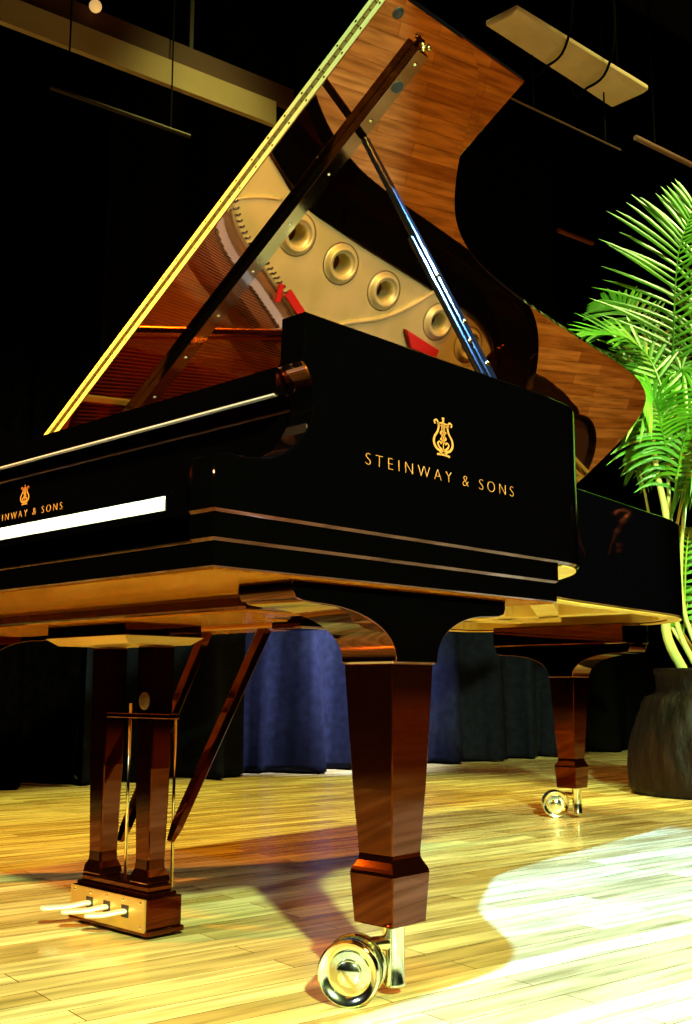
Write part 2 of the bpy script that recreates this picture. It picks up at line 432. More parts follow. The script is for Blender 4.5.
# fallboard, name and top rail
fb = part('fallboard', bx(-W + .05, -.05, .19, .215, .69, .862), EB)
bm = bmesh.new(); extrude_poly(bm, [(-W + .052, y, z) for y, z in ((.158, .858), (.151, .859), (.150, .861), (.150, .895), (.152, .8975), (.175, .898), (.34, .898), (.34, .858))], (W - .104, 0, 0))
part('desk_rail', bm, EB, bevel=.0015)
bm = bmesh.new(); box(bm, -W + .056, -.056, .1495, .1585, .8565, .8590); part('rail_edge', bm, mat('silver_edge', (.30, .28, .28), .5, .2))
bm = bmesh.new(); box(bm, -.058, -.05, .17, .32, .858, .925); part('cheek_liner', bm, EB, bevel=.002); bm = bmesh.new(); box(bm, -W + .05, -W + .058, .17, .32, .858, .925); part('cheek_liner', bm, EB, bevel=.002)
bm = bmesh.new(); box(bm, -W + .058, -.058, .34, .50, .86, .885); part('music_shelf', bm, EB, bevel=.002)

# lettering and emblem (flat gold inlay)
def text_obj(txt, size, width, M, parent, name='lettering'):
    cu = bpy.data.curves.new('t', 'FONT'); cu.body = txt; cu.size = size; cu.align_x = 'CENTER'; cu.extrude = .0004 / 1; cu.space_character = 1.55; cu.space_word = 1.1
    cu.offset = -.032 * size
    to = bpy.data.objects.new('t', cu); COL.objects.link(to)
    dg = bpy.context.evaluated_depsgraph_get(); me = bpy.data.meshes.new_from_object(to.evaluated_get(dg))
    bpy.data.objects.remove(to); bpy.data.curves.remove(cu)
    xs = [v.co.x for v in me.vertices]; w = max(xs) - min(xs); c = (max(xs) + min(xs)) / 2
    for v in me.vertices: v.co.x = (v.co.x - c) * width / w; v.co = M @ v.co
    me.materials.clear(); me.materials.append(GOLDINLAY)
    # one mesh per word: cut at the two widest gaps between letters
    ax = 0 if abs(M[0][0]) > .5 else 1
    iv = sorted((min(me.vertices[i].co[ax] for i in p.vertices), max(me.vertices[i].co[ax] for i in p.vertices)) for p in me.polygons)
    gaps = []; end = iv[0][1]
    for a, b_ in iv:
        if a > end: gaps.append((a - end, (a + end) / 2))
        end = max(end, b_)
    cuts = sorted(g_[1] for g_ in sorted(gaps)[-2:])
    for k in range(3):
        lo = cuts[k - 1] if k else -9; hi = cuts[k] if k < 2 else 9
        bm = bmesh.new(); bm.from_mesh(me)
        bmesh.ops.delete(bm, geom=[v for v in bm.verts if not lo < v.co[ax] < hi], context='VERTS')
        m2 = bpy.data.meshes.new(name); bm.to_mesh(m2); bm.free(); m2.materials.clear(); m2.materials.append(GOLDINLAY)
        o = bpy.data.objects.new(name, m2); COL.objects.link(o); o.parent = parent
def emblem(M, parent, h):
    """lyre emblem, unit height along +y, flattened"""
    bm = bmesh.new(); F = []
    def stroke(pts, w0, w1=None):
        pts = catmull([(x, y, 0) for x, y in pts], 6); n = len(pts); w1 = w0 if w1 is None else w1
        L_ = []
        for i, p in enumerate(pts):
            t = (pts[min(i + 1, n - 1)] - pts[max(i - 1, 0)]).normalized(); nn = Vector((-t.y, t.x, 0))
            w = w0 + (w1 - w0) * i / (n - 1)
            L_.append((p + nn * w / 2, p - nn * w / 2))
        for z in (0, .012):
            vs = [(bm.verts.new((a.x, a.y, z)), bm.verts.new((b_.x, b_.y, z))) for a, b_ in L_]
            for q, r in zip(vs, vs[1:]): bm.faces.new((q[0], q[1], r[1], r[0]))
            F.append(vs)
        a, c = F[-2], F[-1]
        for i in range(len(a) - 1):
            for k in (0, 1): bm.faces.new((a[i][k], a[i + 1][k], c[i + 1][k], c[i][k]))
    for s in (1, -1):
        stroke([(s * .06, .10), (s * .20, .14), (s * .29, .28), (s * .27, .44), (s * .17, .60), (s * .14, .76), (s * .20, .88), (s * .27, .84), (s * .25, .77)], .065, .035)
        stroke([(s * .04, .14), (s * .13, .20), (s * .17, .29), (s * .11, .34), (s * .07, .28)], .05, .03)
        stroke([(s * .045, .30), (s * .045, .82)], .018)
    stroke([(-.19, .80), (0, .835), (.19, .80)], .035); stroke([(-.17, .745), (0, .765), (.17, .745)], .02)
    stroke([(0, .10), (0, .86)], .02)
    stroke([(.09, .58), (.0, .63), (-.08, .57), (0, .50), (.08, .44), (0, .37), (-.09, .42)], .05)
    stroke([(-.20, .0), (0, .015), (.20, .0)], .05); stroke([(-.12, .045), (0, .06), (.12, .045)], .06); stroke([(0, .05), (0, .15)], .10, .05)
    stroke([(0, .86), (0, .93)], .07, .03); stroke([(-.035, .95), (.035, .95)], .07)
    for v in bm.verts: v.co = M @ Vector((v.co.x * h * 1.3, v.co.y * h, v.co.z * h * .5))
    return obj('lyre_emblem', bm, GOLDINLAY, parent)
# side: text runs along +y, faces +x
Ms = Matrix(((0, 0, 1, .0003), (1, 0, 0, .466), (0, 1, 0, .769), (0, 0, 0, 1)))
text_obj('STEINWAY & SONS', .0265, .372, Ms, rim)
Me = Matrix(((0, 0, 1, .0002), (1, 0, 0, .462), (0, 1, 0, .811), (0, 0, 0, 1))); emblem(Me, rim, .062)
Mf = Matrix(((1, 0, 0, -.785), (0, 0, -1, .1897), (0, 1, 0, .766), (0, 0, 0, 1)))
text_obj('STEINWAY & SONS', .020, .262, Mf, fb)
Mf2 = Matrix(((1, 0, 0, -.785), (0, 0, -1, .1898), (0, 1, 0, .790), (0, 0, 0, 1))); emblem(Mf2, fb, .038)
for o in (x for x in rim.children): o.location = (0, 0, 0)
for o in fb.children: o.location = (0, 0, 0)

# ---- lid
LT = Matrix(((cos(T), 0, -sin(T), -W), (0, 1, 0, 0), (sin(T), 0, cos(T), ZH), (0, 0, 0, 1)))   # local (L, y, h) -> world
LIDO = [(1.578, YL), (1.578, .84), (1.560, .90), (1.507, .965), (1.345, 1.075), (1.222, 1.20), (1.150, 1.36), (1.105, 1.58), (1.072, 1.86), (1.048, 2.12), (1.026, 2.34), (.992, 2.51), (.925, 2.635), (.80, 2.71), (.634, 2.745), (.47, 2.76), (.2, 2.76), (.06, 2.74), (.01, 2.68), (-.002, 2.55), (-.002, YL)]
cur = [(p.x, p.y) for p in catmull([(a, b_, 0) for a, b_ in LIDO[1:20]], 5)]
lidpts = [LIDO[0]] + cur + [LIDO[-1]]
bm = bmesh.new(); extrude_poly(bm, [(a, b_, 0) for a, b_ in lidpts], (0, 0, .020))
for v in bm.verts: v.co = LT @ v.co
lid = part('lid', bm, LIDM, bevel=.004)
bm = bmesh.new(); box(bm, -.002, 1.578, YL, YL + FW, .022, .044, LT); part('lid_front_flap', bm, LIDM, bevel=.003)
# piano hinge along the folded edge
h = bmesh.new()
box(h, 0, 1.576, YL - .0018, YL + .004, .0025, .0145, LT); box(h, 0, 1.576, YL - .0018, YL + .004, .0285, .0405, LT)
hg = part('lid_hinge', h, HINGE)
bm = bmesh.new()
k = 0
while k < 1.57:
    tube(bm, [LT @ Vector((k, YL - .002, .021)), LT @ Vector((k + .0165, YL - .002, .021))], .0048, 8); k += .019
obj('hinge_knuckles', bm, mat('groove_brass', (.22, .15, .05), .4, .8), hg)  # dark groove between the leaves put into the knuckle colour
s0 = None
for i in range(26):
    for hh in (.009, .034):
        p = LT @ Vector((.03 + i * .0605, YL - .0018, hh))
        if s0 is None:
            bm = bmesh.new(); lathe(bm, [(0, .0016), (.0016, .0014), (.003, 0)], 10, axis_m((0, 0, 0), (0, -1, 0)))
            s0 = obj('screw', bm, POLBR, hg, smooth=True); s0.location = p
        else:
            c = s0.copy(); COL.objects.link(c); c.parent = hg; c.location = p
# spine hinges
for y in (.75, 1.6, 2.35):
    bm = bmesh.new(); tube(bm, [(-W - .006, y, ZH - .002), (-W - .006, y + .09, ZH - .002)], .006, 10); box(bm, -W - .004, -W - .001, y, y + .09, ZH - .03, ZH); part('spine_hinge', bm, BRASS)
# batten on the lid
def bt(Lx, f, h_):  # Lx along, f 0..1 across, h_
    yc = .735 + (1.515 - Lx) * .015
    return LT @ Vector((Lx, yc + f * .036, -h_))
bm = bmesh.new(); vs = [bm.verts.new(bt(l, f, h_)) for l in (.28, 1.515) for f in (0, 1) for h_ in (0, .0225)]
for f in ((0, 1, 3, 2), (4, 6, 7, 5), (0, 4, 5, 1), (2, 3, 7, 6), (0, 2, 6, 4), (1, 5, 7, 3)): bm.faces.new([vs[i] for i in f])
bat = part('lid_batten', bm, mat('batten_lacquer', (.001, .0006, .0003), .05, 0, 1.9, (1, .62, .25)), bevel=.0015)
Nd = (LT.to_3x3() @ Vector((0, 0, -1)))
bm = bmesh.new(); vs = [bm.verts.new(bt(l, f, h_)) for l in (.281, 1.514) for f in (.02, .98) for h_ in (.0220, .0235)]
for f in ((0, 1, 3, 2), (4, 6, 7, 5), (0, 4, 5, 1), (2, 3, 7, 6), (0, 2, 6, 4), (1, 5, 7, 3)): bm.faces.new([vs[i] for i in f])
obj('batten_face', bm, mat('batten_reflect', (.001, .0006, .0003), .08, 0, 2.1, (1, .36, .07)), bat)  # added sheet of the batten's own lacquer, tinted for a warmer reflection
s1 = None
for i in range(8):
    p = bt(1.489 - i * .149, .5, .0236)
    if s1 is None:
        bm = bmesh.new(); lathe(bm, [(0, .002), (.003, .0016), (.0045, 0)], 12, axis_m((0, 0, 0), Nd)); s1 = obj('screw', bm, POLBR, bat, smooth=True); s1.location = p
    else:
        c = s1.copy(); COL.objects.link(c); c.parent = bat; c.location = p
bm = bmesh.new(); lathe(bm, [(0, .0008), (.010, .0008), (.0125, .0025), (.014, 0)], 20, axis_m(bt(1.43, .5, .0236), Nd)); obj('prop_socket', bm, SOCK, bat, smooth=True)
bm = bmesh.new(); q = bt(1.515, .5, .013)
U3 = LT.to_3x3() @ Vector((1, 0, 0))
tube(bm, [q, q + U3 * .010], .006, 10); tube(bm, [q + U3 * .010, q + U3 * .018 + Nd * .006, q + U3 * .014 + Nd * .017], .0045, 8)
tube(bm, [q + U3 * .012 + Vector((0, -.012, 0)), q + U3 * .012 + Vector((0, .012, 0))], .004, 8)
obj('lid_hook', bm, BRASS, bat, smooth=True)
bm = bmesh.new(); lathe(bm, [(0, .001), (.008, .001), (.011, .003), (.013, 0)], 20, axis_m(LT @ Vector((1.548, .655, 0)), Nd)); obj('lock_plate', bm, SOCK, lid, smooth=True)

# prop stick
pb = Vector((-.043, .668, .968)); pt = bt(1.30, .95, .0225) + Nd * .004
dirp = (pt - pb).normalized()
side = dirp.cross(Vector((1, 0, .45))).normalized(); fr = dirp.cross(side).normalized()
def stick(a, b_, w0, w1, th, off=0, shift=Vector((0, 0, 0))):
    bm = bmesh.new(); vs = []
    for p, w in ((a, w0), (b_, w1)):
        for sx, sy in ((-1, -1), (1, -1), (1, 1), (-1, 1)):
            vs.append(bm.verts.new(p + side * (w / 2 * sx + off) + fr * (th / 2 * sy) + shift))
    bm.faces.new(vs[:4]); bm.faces.new(list(reversed(vs[4:])))
    for i in range(4): bm.faces.new((vs[i], vs[(i + 1) % 4], vs[4 + (i + 1) % 4], vs[4 + i]))
    return bm
PROPM = mat('prop_lacquer', (.003, .003, .004), .12, 0, 1.9, (.7, .8, 1))
ps = part('prop_stick', stick(pb + dirp * .012, pt, .028, .016, .016), PROPM, bevel=.004)
o_ = stick(pb + dirp * .02, pb + dirp * .42, .016, .010, .013, -.024); obj('short_prop', o_, PROPM, ps, bevel=.004)
for k, of in ((.06, 0), (.17, -.004), (.30, -.014), (.11, -.02)):
    bm = bmesh.new(); lathe(bm, [(0, .004), (.004, .0035), (.006, 0)], 12, axis_m(pb + dirp * k + side * of - fr * .0085, -fr)); obj('pivot_bolt', bm, POLBR, ps, smooth=True)
bm = bmesh.new(); box(bm, -.049, -.012, .645, .70, .9685, .974); tube(bm, [(-.035, .64, .978), (-.035, .705, .978)], .006, 10); obj('prop_hinge', bm, BRASS, ps)

# ---- interior
RI = offset(out, .118)
inner = [p for p in RI if p[1] > .25]
edge = [(-.105, .62), (-.105, .80), (-.16, .97), (-.33, 1.06), (-.45, 1.13), (-.53, 1.23), (-.574, 1.33), (-.602, 1.53), (-.62, 1.81), (-.630, 2.03), (-.655, 2.28), (-.715, 2.45), (-.85, 2.51), (-1.1, 2.53), (-1.35, 2.52), (-1.45, 2.40), (-1.455, 2.0), (-1.455, 1.2), (-1.455, .62)]
pe = [(p.x, p.y) for p in catmull([(a, b_, 0) for a, b_ in edge], 4)]
bm = bmesh.new(); poly_holes(bm, pe, [], .795, .800); part('soundboard', bm, SBOARD)
hitch = [(-.20, .90), (-.40, .97), (-.56, 1.03), (-.655, 1.07), (-.716, 1.12), (-.76, 1.19), (-.80, 1.27), (-.84, 1.34), (-.885, 1.42), (-.94, 1.54), (-.985, 1.72), (-1.02, 1.95), (-1.06, 2.2), (-1.12, 2.38)]
hc = [(p.x, p.y) for p in catmull([(a, b_, 0) for a, b_ in hitch], 4)]
# gold plate: outer edge treble -> tail, back along hitch curve
oute = [(p.x, p.y) for p in catmull([(a, b_, 0) for a, b_ in [(-.105, .84), (-.16, .97), (-.33, 1.06), (-.45, 1.13), (-.53, 1.23), (-.574, 1.33), (-.602, 1.53), (-.62, 1.81), (-.630, 2.03), (-.655, 2.28), (-.715, 2.45), (-.85, 2.51), (-1.1, 2.53)]], 4)]
PORTS = [(-.658, 1.34), (-.691, 1.553), (-.720, 1.778), (-.751, 2.088), (-.790, 2.289)]
holes = [[(px + .036 * cos(-2 * PI * i / 24), py + .042 * sin(-2 * PI * i / 24)) for i in range(24)] for px, py in PORTS]
bm = bmesh.new(); poly_holes(bm, oute + list(reversed(hc)), holes, .850, .870)
plate = part('iron_plate', bm, PLATE); 
for px, py in PORTS:
    bm = bmesh.new(); M = Matrix.Translation((px, py, .870)) @ Matrix.Diagonal((.88, 1.0, 1, 1))
    lathe(bm, [(.078, 0), (.074, -.0), (.066, .004), (.060, .013), (.054, .016), (.049, .012), (.046, .006), (.041, .007), (.037, .002), (.0355, -.02), (.034, -.05)], 40, M); obj('sound_port', bm, PLATE, plate, smooth=True)
# plate ridges
for pts, r in (([(-.90, 1.60), (-.865, 1.655), (-.809, 1.803), (-.735, 1.92), (-.651, 2.016), (-.632, 2.03)], .009), ([(-.68, 1.06), (-.634, 1.08), (-.60, 1.16), (-.58, 1.24)], .006)):
    bm = bmesh.new(); tube(bm, catmull([(x, y, .872) for x, y in pts], 5), r, 8); obj('plate_ridge', bm, PLATE, plate, smooth=True)
bm = bmesh.new(); tube(bm, [(-.82, 2.42, .875), (-.70, 2.49, .885)], .014, 8); obj('cross_bar', bm, EB, plate, smooth=True)
# plate front web, pins, struts
bm = bmesh.new(); poly_holes(bm, [(-.09, .50), (-1.47, .50), (-1.47, .64), (-.09, .60)], [], .85, .885); obj('plate_web', bm, PLATE, plate, bevel=.003)
bm = bmesh.new(); poly_holes(bm, [(-1.455, .64), (-1.40, .64), (-1.40, 2.30), (-1.12, 2.38), (-1.1, 2.53), (-1.35, 2.52), (-1.45, 2.42)], [], .85, .872); obj('plate_bass_rail', bm, PLATE, plate)
def strut(a, b_, w=.020, h0=.893, h1=.912, m=PLATE):
    d = Vector((b_[0] - a[0], b_[1] - a[1], 0)); n = Vector((-d.y, d.x, 0)).normalized() * w / 2
    bm = bmesh.new(); A_, B_ = Vector((a[0], a[1], h0)), Vector((b_[0], b_[1], h0))
    extrude_poly(bm, [A_ + n, A_ - n, B_ - n, B_ + n], (0, 0, h1 - h0)); return bm
for a, b_ in (((-1.145, .55), (-.905, 1.60)), ((-.48, .55), (-.56, 1.05)), ((-1.32, .55), (-1.14, 2.40))):
    obj('plate_strut', strut(a, b_), BRASS if a[0] == -1.145 else PLATE, plate, bevel=.004)
# copper line beside the strut
obj('felt_line', strut((-1.165, .60), (-.93, 1.58), .008, .893, .900), COPPER, plate)
# hitch pins
hp = None; acc = 0; cnt = 0; hcv = [Vector((x, y, 0)) for x, y in hc]
i = 0; dist = 0
for a, b_ in zip(hcv, hcv[1:]):
    seg = (b_ - a).length; n = max(1, round(seg / .017))
    for j in range(n):
        p = a.lerp(b_, j / n) + Vector((.012, .004, .870))
        cnt += 1
        if cnt > 95: break
        if hp is None:
            bm = bmesh.new(); tube(bm, [(0, 0, 0), (.003, -.001, .018)], .0035, 6); tube(bm, [(.002, 0, .016), (.010, .002, .019)], .003, 6)
            hp = obj('hitch_pin', bm, mat('pin_steel', (.10, .12, .16), .3, .8), plate); hp.location = p
        else:
            c = hp.copy(); COL.objects.link(c); c.parent = plate; c.location = p
# bridge (brown) and felt strip between strings
def ribbon(pl, d0, d1, z0, z1, zig=0):
    o_, i_ = offset(pl, d0), offset(pl, d1); bm = bmesh.new(); n = len(pl); rows = []
    for i in range(n):
        zz = zig * (.004 if i % 2 else -.004)
        rows.append([bm.verts.new((o_[i][0], o_[i][1] + zz, z0)), bm.verts.new((o_[i][0], o_[i][1] + zz, z1)), bm.verts.new((i_[i][0], i_[i][1] + zz, z1)), bm.verts.new((i_[i][0], i_[i][1] + zz, z0))])
    for i in range(n - 1):
        for k in range(4): bm.faces.new((rows[i][k], rows[i][(k + 1) % 4], rows[i + 1][(k + 1) % 4], rows[i + 1][k]))
    bm.faces.new(rows[0]); bm.faces.new(list(reversed(rows[-1]))); return bm
hc2 = [(p.x, p.y) for p in catmull([(a, b_, 0) for a, b_ in hitch[1:-2]], 9)]
BRIDGE = mat('bridge_wood', (.16, .06, .02), .4)
part('bridge', ribbon(hc2, .082, .120, .80, .885), BRIDGE)
part('string_felt', ribbon(hc2, .046, .072, .872, .892, 1), BLUEF)
part('aliquot_strip', ribbon(hc2, .010, .040, .850, .866), mat('agraffe_brown', (.30, .17, .07), .5))
part('soundboard_rail', ribbon(hc2, .040, .046, .80, .874), PLATE)
# strings
def string_set(name, m, n, r, f0, f1, z):
    first = None
    for i in range(n):
        u = i / (n - 1); a, b_ = f0(u), f1(u)
        bm = bmesh.new(); tube(bm, [(a[0], a[1], z), (b_[0], b_[1], z + .001)], r, 4, cap=False)
        part(name, bm, m)
def h_at(u):
    i = u * (len(hc) - 9) + 4; k = int(i); f = i - k; a, b_ = hc[k], hc[min(k + 1, len(hc) - 1)]
    return (a[0] + (b_[0] - a[0]) * f, a[1] + (b_[1] - a[1]) * f)
string_set('string', STRG, 80, .0011, lambda u: (-.22 - .90 * u, .56), h_at, .8895)
string_set('bass_string', COPPER, 28, .0022, lambda u: (-1.13 - .31 * u, .56), lambda u: (-.98 - .16 * u, 1.95 + .40 * u), .900)
bm = bmesh.new(); poly_holes(bm, [(-1.13, .64), (-1.44, .64), (-1.44, 1.9), (-1.14, 1.9)], [], .801, .860); part('bass_felt', bm, mat('dark_red_felt', (.20, .02, .012), .8))
bm = bmesh.new(); box(bm, -1.44, -.12, .66, .74, .905, .925); part('damper_rail', bm, mat('damper_felt', (.25, .05, .03), .8), bevel=.003)
bm = bmesh.new()
box(bm, -.014, .014, 0, .10, 0, .006, axis_m((-.86, 1.40, .893), (0, 0, 1), (.85, .5, 0)) @ Matrix.Translation((0, -.05, 0)))
box(bm, -.010, .010, -.028, .028, 0, .006, axis_m((-.845, 1.325, .894), (0, 0, 1), (.1, 1, 0)))
part('red_ribbon', bm, REDF)
bm = bmesh.new(); extrude_poly(bm, [(-.815, 1.925, .872), (-.845, 2.125, .872), (-.875, 2.12, .872), (-.87, 1.98, .872)], (0, 0, .02)); part('red_wedge', bm, REDF, bevel=.003)

# ---- underside frame
for a, b_ in (((-.10, .80), (-1.45, .80)), ((-.60, 1.60), (-1.50, 1.60)), ((-.60, 2.15), (-1.50, 2.15)), ((-.12, .84), (-1.05, 2.4)), ((-.75, .84), (-1.12, 2.4)), ((-1.36, .84), (-1.2, 2.4))):
    part('frame_beam', strut(a, b_, .07, .676, .76), WOODY, bevel=.004)
bm = bmesh.new(); band(bm, [p for p in out if p[1] > .8], .0515, .075, .672, .80); part('rim_lining', bm, WOODY)
bm = bmesh.new(); band(bm, [p for p in out if p[1] > .805], .006, .05, .6655, .6675); part('rim_base', bm, WOODY)
# beams below the key bed
bm = bmesh.new(); extrude_poly(bm, [(x, y, .5965) for x, y in ((-.255, .275), (-1.35, .275), (-1.35, .52), (-.40, .52), (-.40, .44), (-.255, .42))], (0, 0, -.024)); part('lyre_beam', bm, EB, bevel=.005)
bm = bmesh.new(); extrude_poly(bm, [(x, y, .5727) for x, y in ((-.262, .282), (-1.345, .282), (-1.345, .515), (-.407, .515), (-.407, .435), (-.262, .415))], (0, 0, -.003)); part('lyre_beam_underside', bm, UNDER)
bm = bmesh.new(); box(bm, -1.05, -.40, .66, .78, .572, .5965); part('brace_beam', bm, UNDER, bevel=.004)
bm = bmesh.new(); box(bm, -.50, -.42, .56, .64, .56, .5985); part('brace_block', bm, EB, bevel=.004)

# ---- legs
def leg(X, Y, along, label=None):
    L_ = part('leg', bmesh.new(), LEGM)
    bm = bmesh.new()
    secs = [(.487, .049), (.40, .045), (.30, .040), (.205, .0335), (.197, .034), (.186, .040), (.181, .0425), (.176, .0432), (.104, .0385)]
    rings = [[bm.verts.new((X + sx * h_, Y + sy * h_, z)) for sx, sy in ((-1, -1), (1, -1), (1, 1), (-1, 1))] for z, h_ in secs]
    for a, b_ in zip(rings, rings[1:]):
        for i in range(4): bm.faces.new((a[i], a[(i + 1) % 4], b_[(i + 1) % 4], b_[i]))
    bm.faces.new(rings[0]); bm.faces.new(list(reversed(rings[-1])))
    bmesh.ops.recalc_face_normals(bm, faces=bm.faces); bm.to_mesh(L_.data); bm.free()
    md = L_.modifiers.new('b', 'BEVEL'); md.width = .002; md.segments = 2; md.limit_method = 'ANGLE'; md.angle_limit = math.radians(25)
    # bracket: flat top with two swept coves down to the leg
    half = .049
    def prof(l0, l1, lip):
        pts = [(-half, .489)]
        def cove(l, s):
            # from leg edge outwards
            r = []
            for i in range(15):
                a = i / 14 * PI / 2
                r.append((s * (half + (l - half - .045) * (1 - cos(a))), .489 + (.566 - .489) * sin(a) ** .9))
            r.append((s * (l - .02), .568)); r.append((s * (l - .006), .572)); r.append((s * l, .582)); r.append((s * l, .5985))
            return r
        right = cove(l1, 1); left = cove(l0, -1)
        return right + list(reversed(left))
    pr = prof(.265 if along == 'y' else .275, .235 if along == 'y' else .275, 0)
    bm = bmesh.new()
    if along == 'y':
        xo = X + .058; th = -.112
        extrude_poly(bm, [(xo, Y + a, z) for a, z in pr], (th, 0, 0))
    else:
        extrude_poly(bm, [(X + a, Y - .055, z) for a, z in pr], (0, .115, 0))
    br_ = obj('leg_bracket', bm, EB, L_, bevel=.0015); autosmooth(br_, 40)
    bm = bmesh.new(); box(bm, X - half - .0015, X + half + .0015, Y - half - .0015, Y + half + .0015, .4865, .4895); obj('leg_collar', bm, mat('collar', (.5, .25, .12), .3, .6), L_)
    return L_
def caster(parent, X, Y, wc, ax):
    """shank, fork and two wheels; wc wheel-pair centre, ax axle direction"""
    bm = bmesh.new(); lathe(bm, [(0, .106), (.0185, .106), (.0185, .101), (.0165, .098), (.0165, .022), (.0175, .020), (.0175, .016), (.015, .014), (0, .014)], 28, Matrix.Translation((X, Y, 0)))
    sh = obj('caster_shank', bm, POLBR, parent); autosmooth(sh, 40)
    ax = Vector(ax).normalized(); wc = Vector(wc)
    bm = bmesh.new(); M = axis_m((0, 0, 0), ax)
    prof = [(0, .0085), (.0165, .0085), (.0175, .0075), (.0195, .001), (.029, .0005), (.0355, .0085), (.043, .010), (.0455, .007), (.046, .003), (.046, -.010), (.0445, -.013), (.030, -.013), (0, -.013)]
    lathe(bm, prof, 48, M)
    w = obj('caster_wheel', bm, POLBR, sh); autosmooth(w, 50); w.location = wc + ax * .022
    bm = bmesh.new(); lathe(bm, [(r, -z) for r, z in prof], 48, M); w2 = obj('caster_wheel', bm, POLBR, sh); autosmooth(w2, 50); w2.location = wc - ax * .022
    bm = bmesh.new(); tube(bm, [wc - ax * .03, wc + ax * .03], .008, 12)
    d = Vector((X - wc.x, Y - wc.y, 0)); 
    tube(bm, catmull([wc + Vector((0, 0, .0)), wc + d * .35 + Vector((0, 0, .028)), wc + d * .9 + Vector((0, 0, .030))], 5), .011, 10)
    obj('caster_fork', bm, BRASS, sh, smooth=True)
l1 = leg(-.088, .430, 'y'); caster(l1, -.083, .432, (-.102, .362, .046), (.50, -.86, 0))
l2 = leg(-1.069, 2.530, 'x'); caster(l2, -1.060, 2.545, (-1.135, 2.52, .046), (.62, -.78, 0))
l3 = leg(-1.48, .430, 'y'); caster(l3, -1.48, .432, (-1.50, .37, .046), (.80, -.60, 0))
bm = bmesh.new(); box(bm, -1.33, -.80, 2.44, 2.62, .5985, .668); part('tail_leg_block', bm, EB, bevel=.004)

# ---- pedal lyre
Y0, Y1 = .383, .462; X0, X1 = -.872, -.628
bm = bmesh.new(); box(bm, X0, X1, Y0, Y1, .018, .072); ly = part('pedal_lyre', bm, LEGM, bevel=.002)
bm = bmesh.new(); box(bm, X0 - .004, X1 + .004, Y0 - .002, Y1 + .004, .008, .018); obj('lyre_foot', bm, LEGM, ly, bevel=.002)
bm = bmesh.new(); box(bm, X0 + .006, X1 - .006, Y0 + .006, Y1 - .006, .072, .079); box(bm, X0 + .014, X1 - .014, Y0 + .012, Y1 - .012, .079, .092); obj('lyre_cap', bm, LEGM, ly, bevel=.004)
bm = bmesh.new(); box(bm, X0 + .002, X1 - .002, Y0 - .003, Y0 + .001, .014, .071); bp_ = obj('pedal_plate', bm, DULLBR, ly)
for cx in (-.830, -.677):
    bm = bmesh.new(); yc = .424
    secs = [(.530, .027, .024), (.30, .025, .023), (.135, .020, .020), (.118, .021, .021), (.106, .028, .025), (.092, .030, .027)]
    rings = [[bm.verts.new((cx + sx * a, yc + sy * b_, z)) for sx, sy in ((-1, -1), (1, -1), (1, 1), (-1, 1))] for z, a, b_ in secs]
    for a, b_ in zip(rings, rings[1:]):
        for i in range(4): bm.faces.new((a[i], a[(i + 1) % 4], b_[(i + 1) % 4], b_[i]))
    bm.faces.new(rings[0]); bm.faces.new(list(reversed(rings[-1]))); obj('lyre_post', bm, LEGM, ly, bevel=.0035)
bm = bmesh.new()
v = [(X0 - .03, .30), (X1 + .03, .30), (X1 + .03, .50), (X0 - .03, .50)]
box(bm, -.885, -.622, .312, .49, .545, .5697); obj('lyre_top', bm, EB, ly, bevel=.002)
bm = bmesh.new(); a = [bm.verts.new(p) for p in ((-.888, .309, .545), (-.619, .309, .545), (-.619, .493, .545), (-.888, .493, .545))]
c = [bm.verts.new(p) for p in ((-.872, .330, .531), (-.636, .330, .531), (-.636, .475, .531), (-.872, .475, .531))]
for i in range(4): bm.faces.new((a[i], a[(i + 1) % 4], c[(i + 1) % 4], c[i]))
bm.faces.new(a); bm.faces.new(list(reversed(c))); obj('lyre_top_chamfer', bm, mat('worn_brass_wood', (.60, .36, .08), .3, .5), ly)
bm = bmesh.new(); box(bm, -.80, -.60, .40, .425, .392, .402); obj('lyre_crossbar', bm, LEGM, ly, bevel=.002)
bm = bmesh.new(); lathe(bm, [(0, .006), (.010, .005), (.017, 0)], 20, axis_m((-.677, .3995, .425), (0, -1, 0))); obj('lyre_rosette', bm, mat('worn_gilt', (.10, .045, .01), .6, .3), ly)
r0 = None
for x, y, zt in ((-.742, .415, .42), (-.668, .468, .40)):
    bm = bmesh.new(); tube(bm, [(x, y, .079), (x, y, zt)], .003, 8); obj('pedal_rod', bm, BRASS, ly, smooth=True)
for i, (x, tx) in enumerate(((-.805, -.855), (-.748, -.800), (-.690, -.738))):
    bm = bmesh.new(); pts = catmull([(x, .40, .044), (x - .004, .37, .044), (x - .02, .345, .040), (tx, .305 + .012 * i, .038)], 6)
    n = len(pts); rr = [.005 + .0035 * (k / n) for k in range(n)]; rr[-1] = .004
    # flat brass pedal: wide, thin
    rows = []
    for k, p in enumerate(pts):
        tt = (pts[min(k + 1, n - 1)] - pts[max(k - 1, 0)]).normalized(); sd = Vector((-tt.y, tt.x, 0)).normalized()
        wdt = .007 + .009 * (k / (n - 1)) ** 1.2; th = .005
        if k == n - 1: wdt *= .5
        rows.append([bm.verts.new(p + sd * (wdt * cos(q)) + Vector((0, 0, th * sin(q)))) for q in [2 * PI * j / 10 for j in range(10)]])
    for a, b_ in zip(rows, rows[1:]):
        for j in range(10): bm.faces.new((a[j], a[(j + 1) % 10], b_[(j + 1) % 10], b_[j]))
    bm.faces.new(rows[0]); bm.faces.new(list(reversed(rows[-1])))
    obj('pedal', bm, mat('pedal_brass', (.80, .80, .66), .35, .7) if i == 0 else bpy.data.materials['pedal_brass'], ly, smooth=True)
    bm = bmesh.new(); box(bm, x - .011, x + .011, Y0 - .0036, Y0, .034, .056); obj('pedal_slot', bm, SOCK, ly)
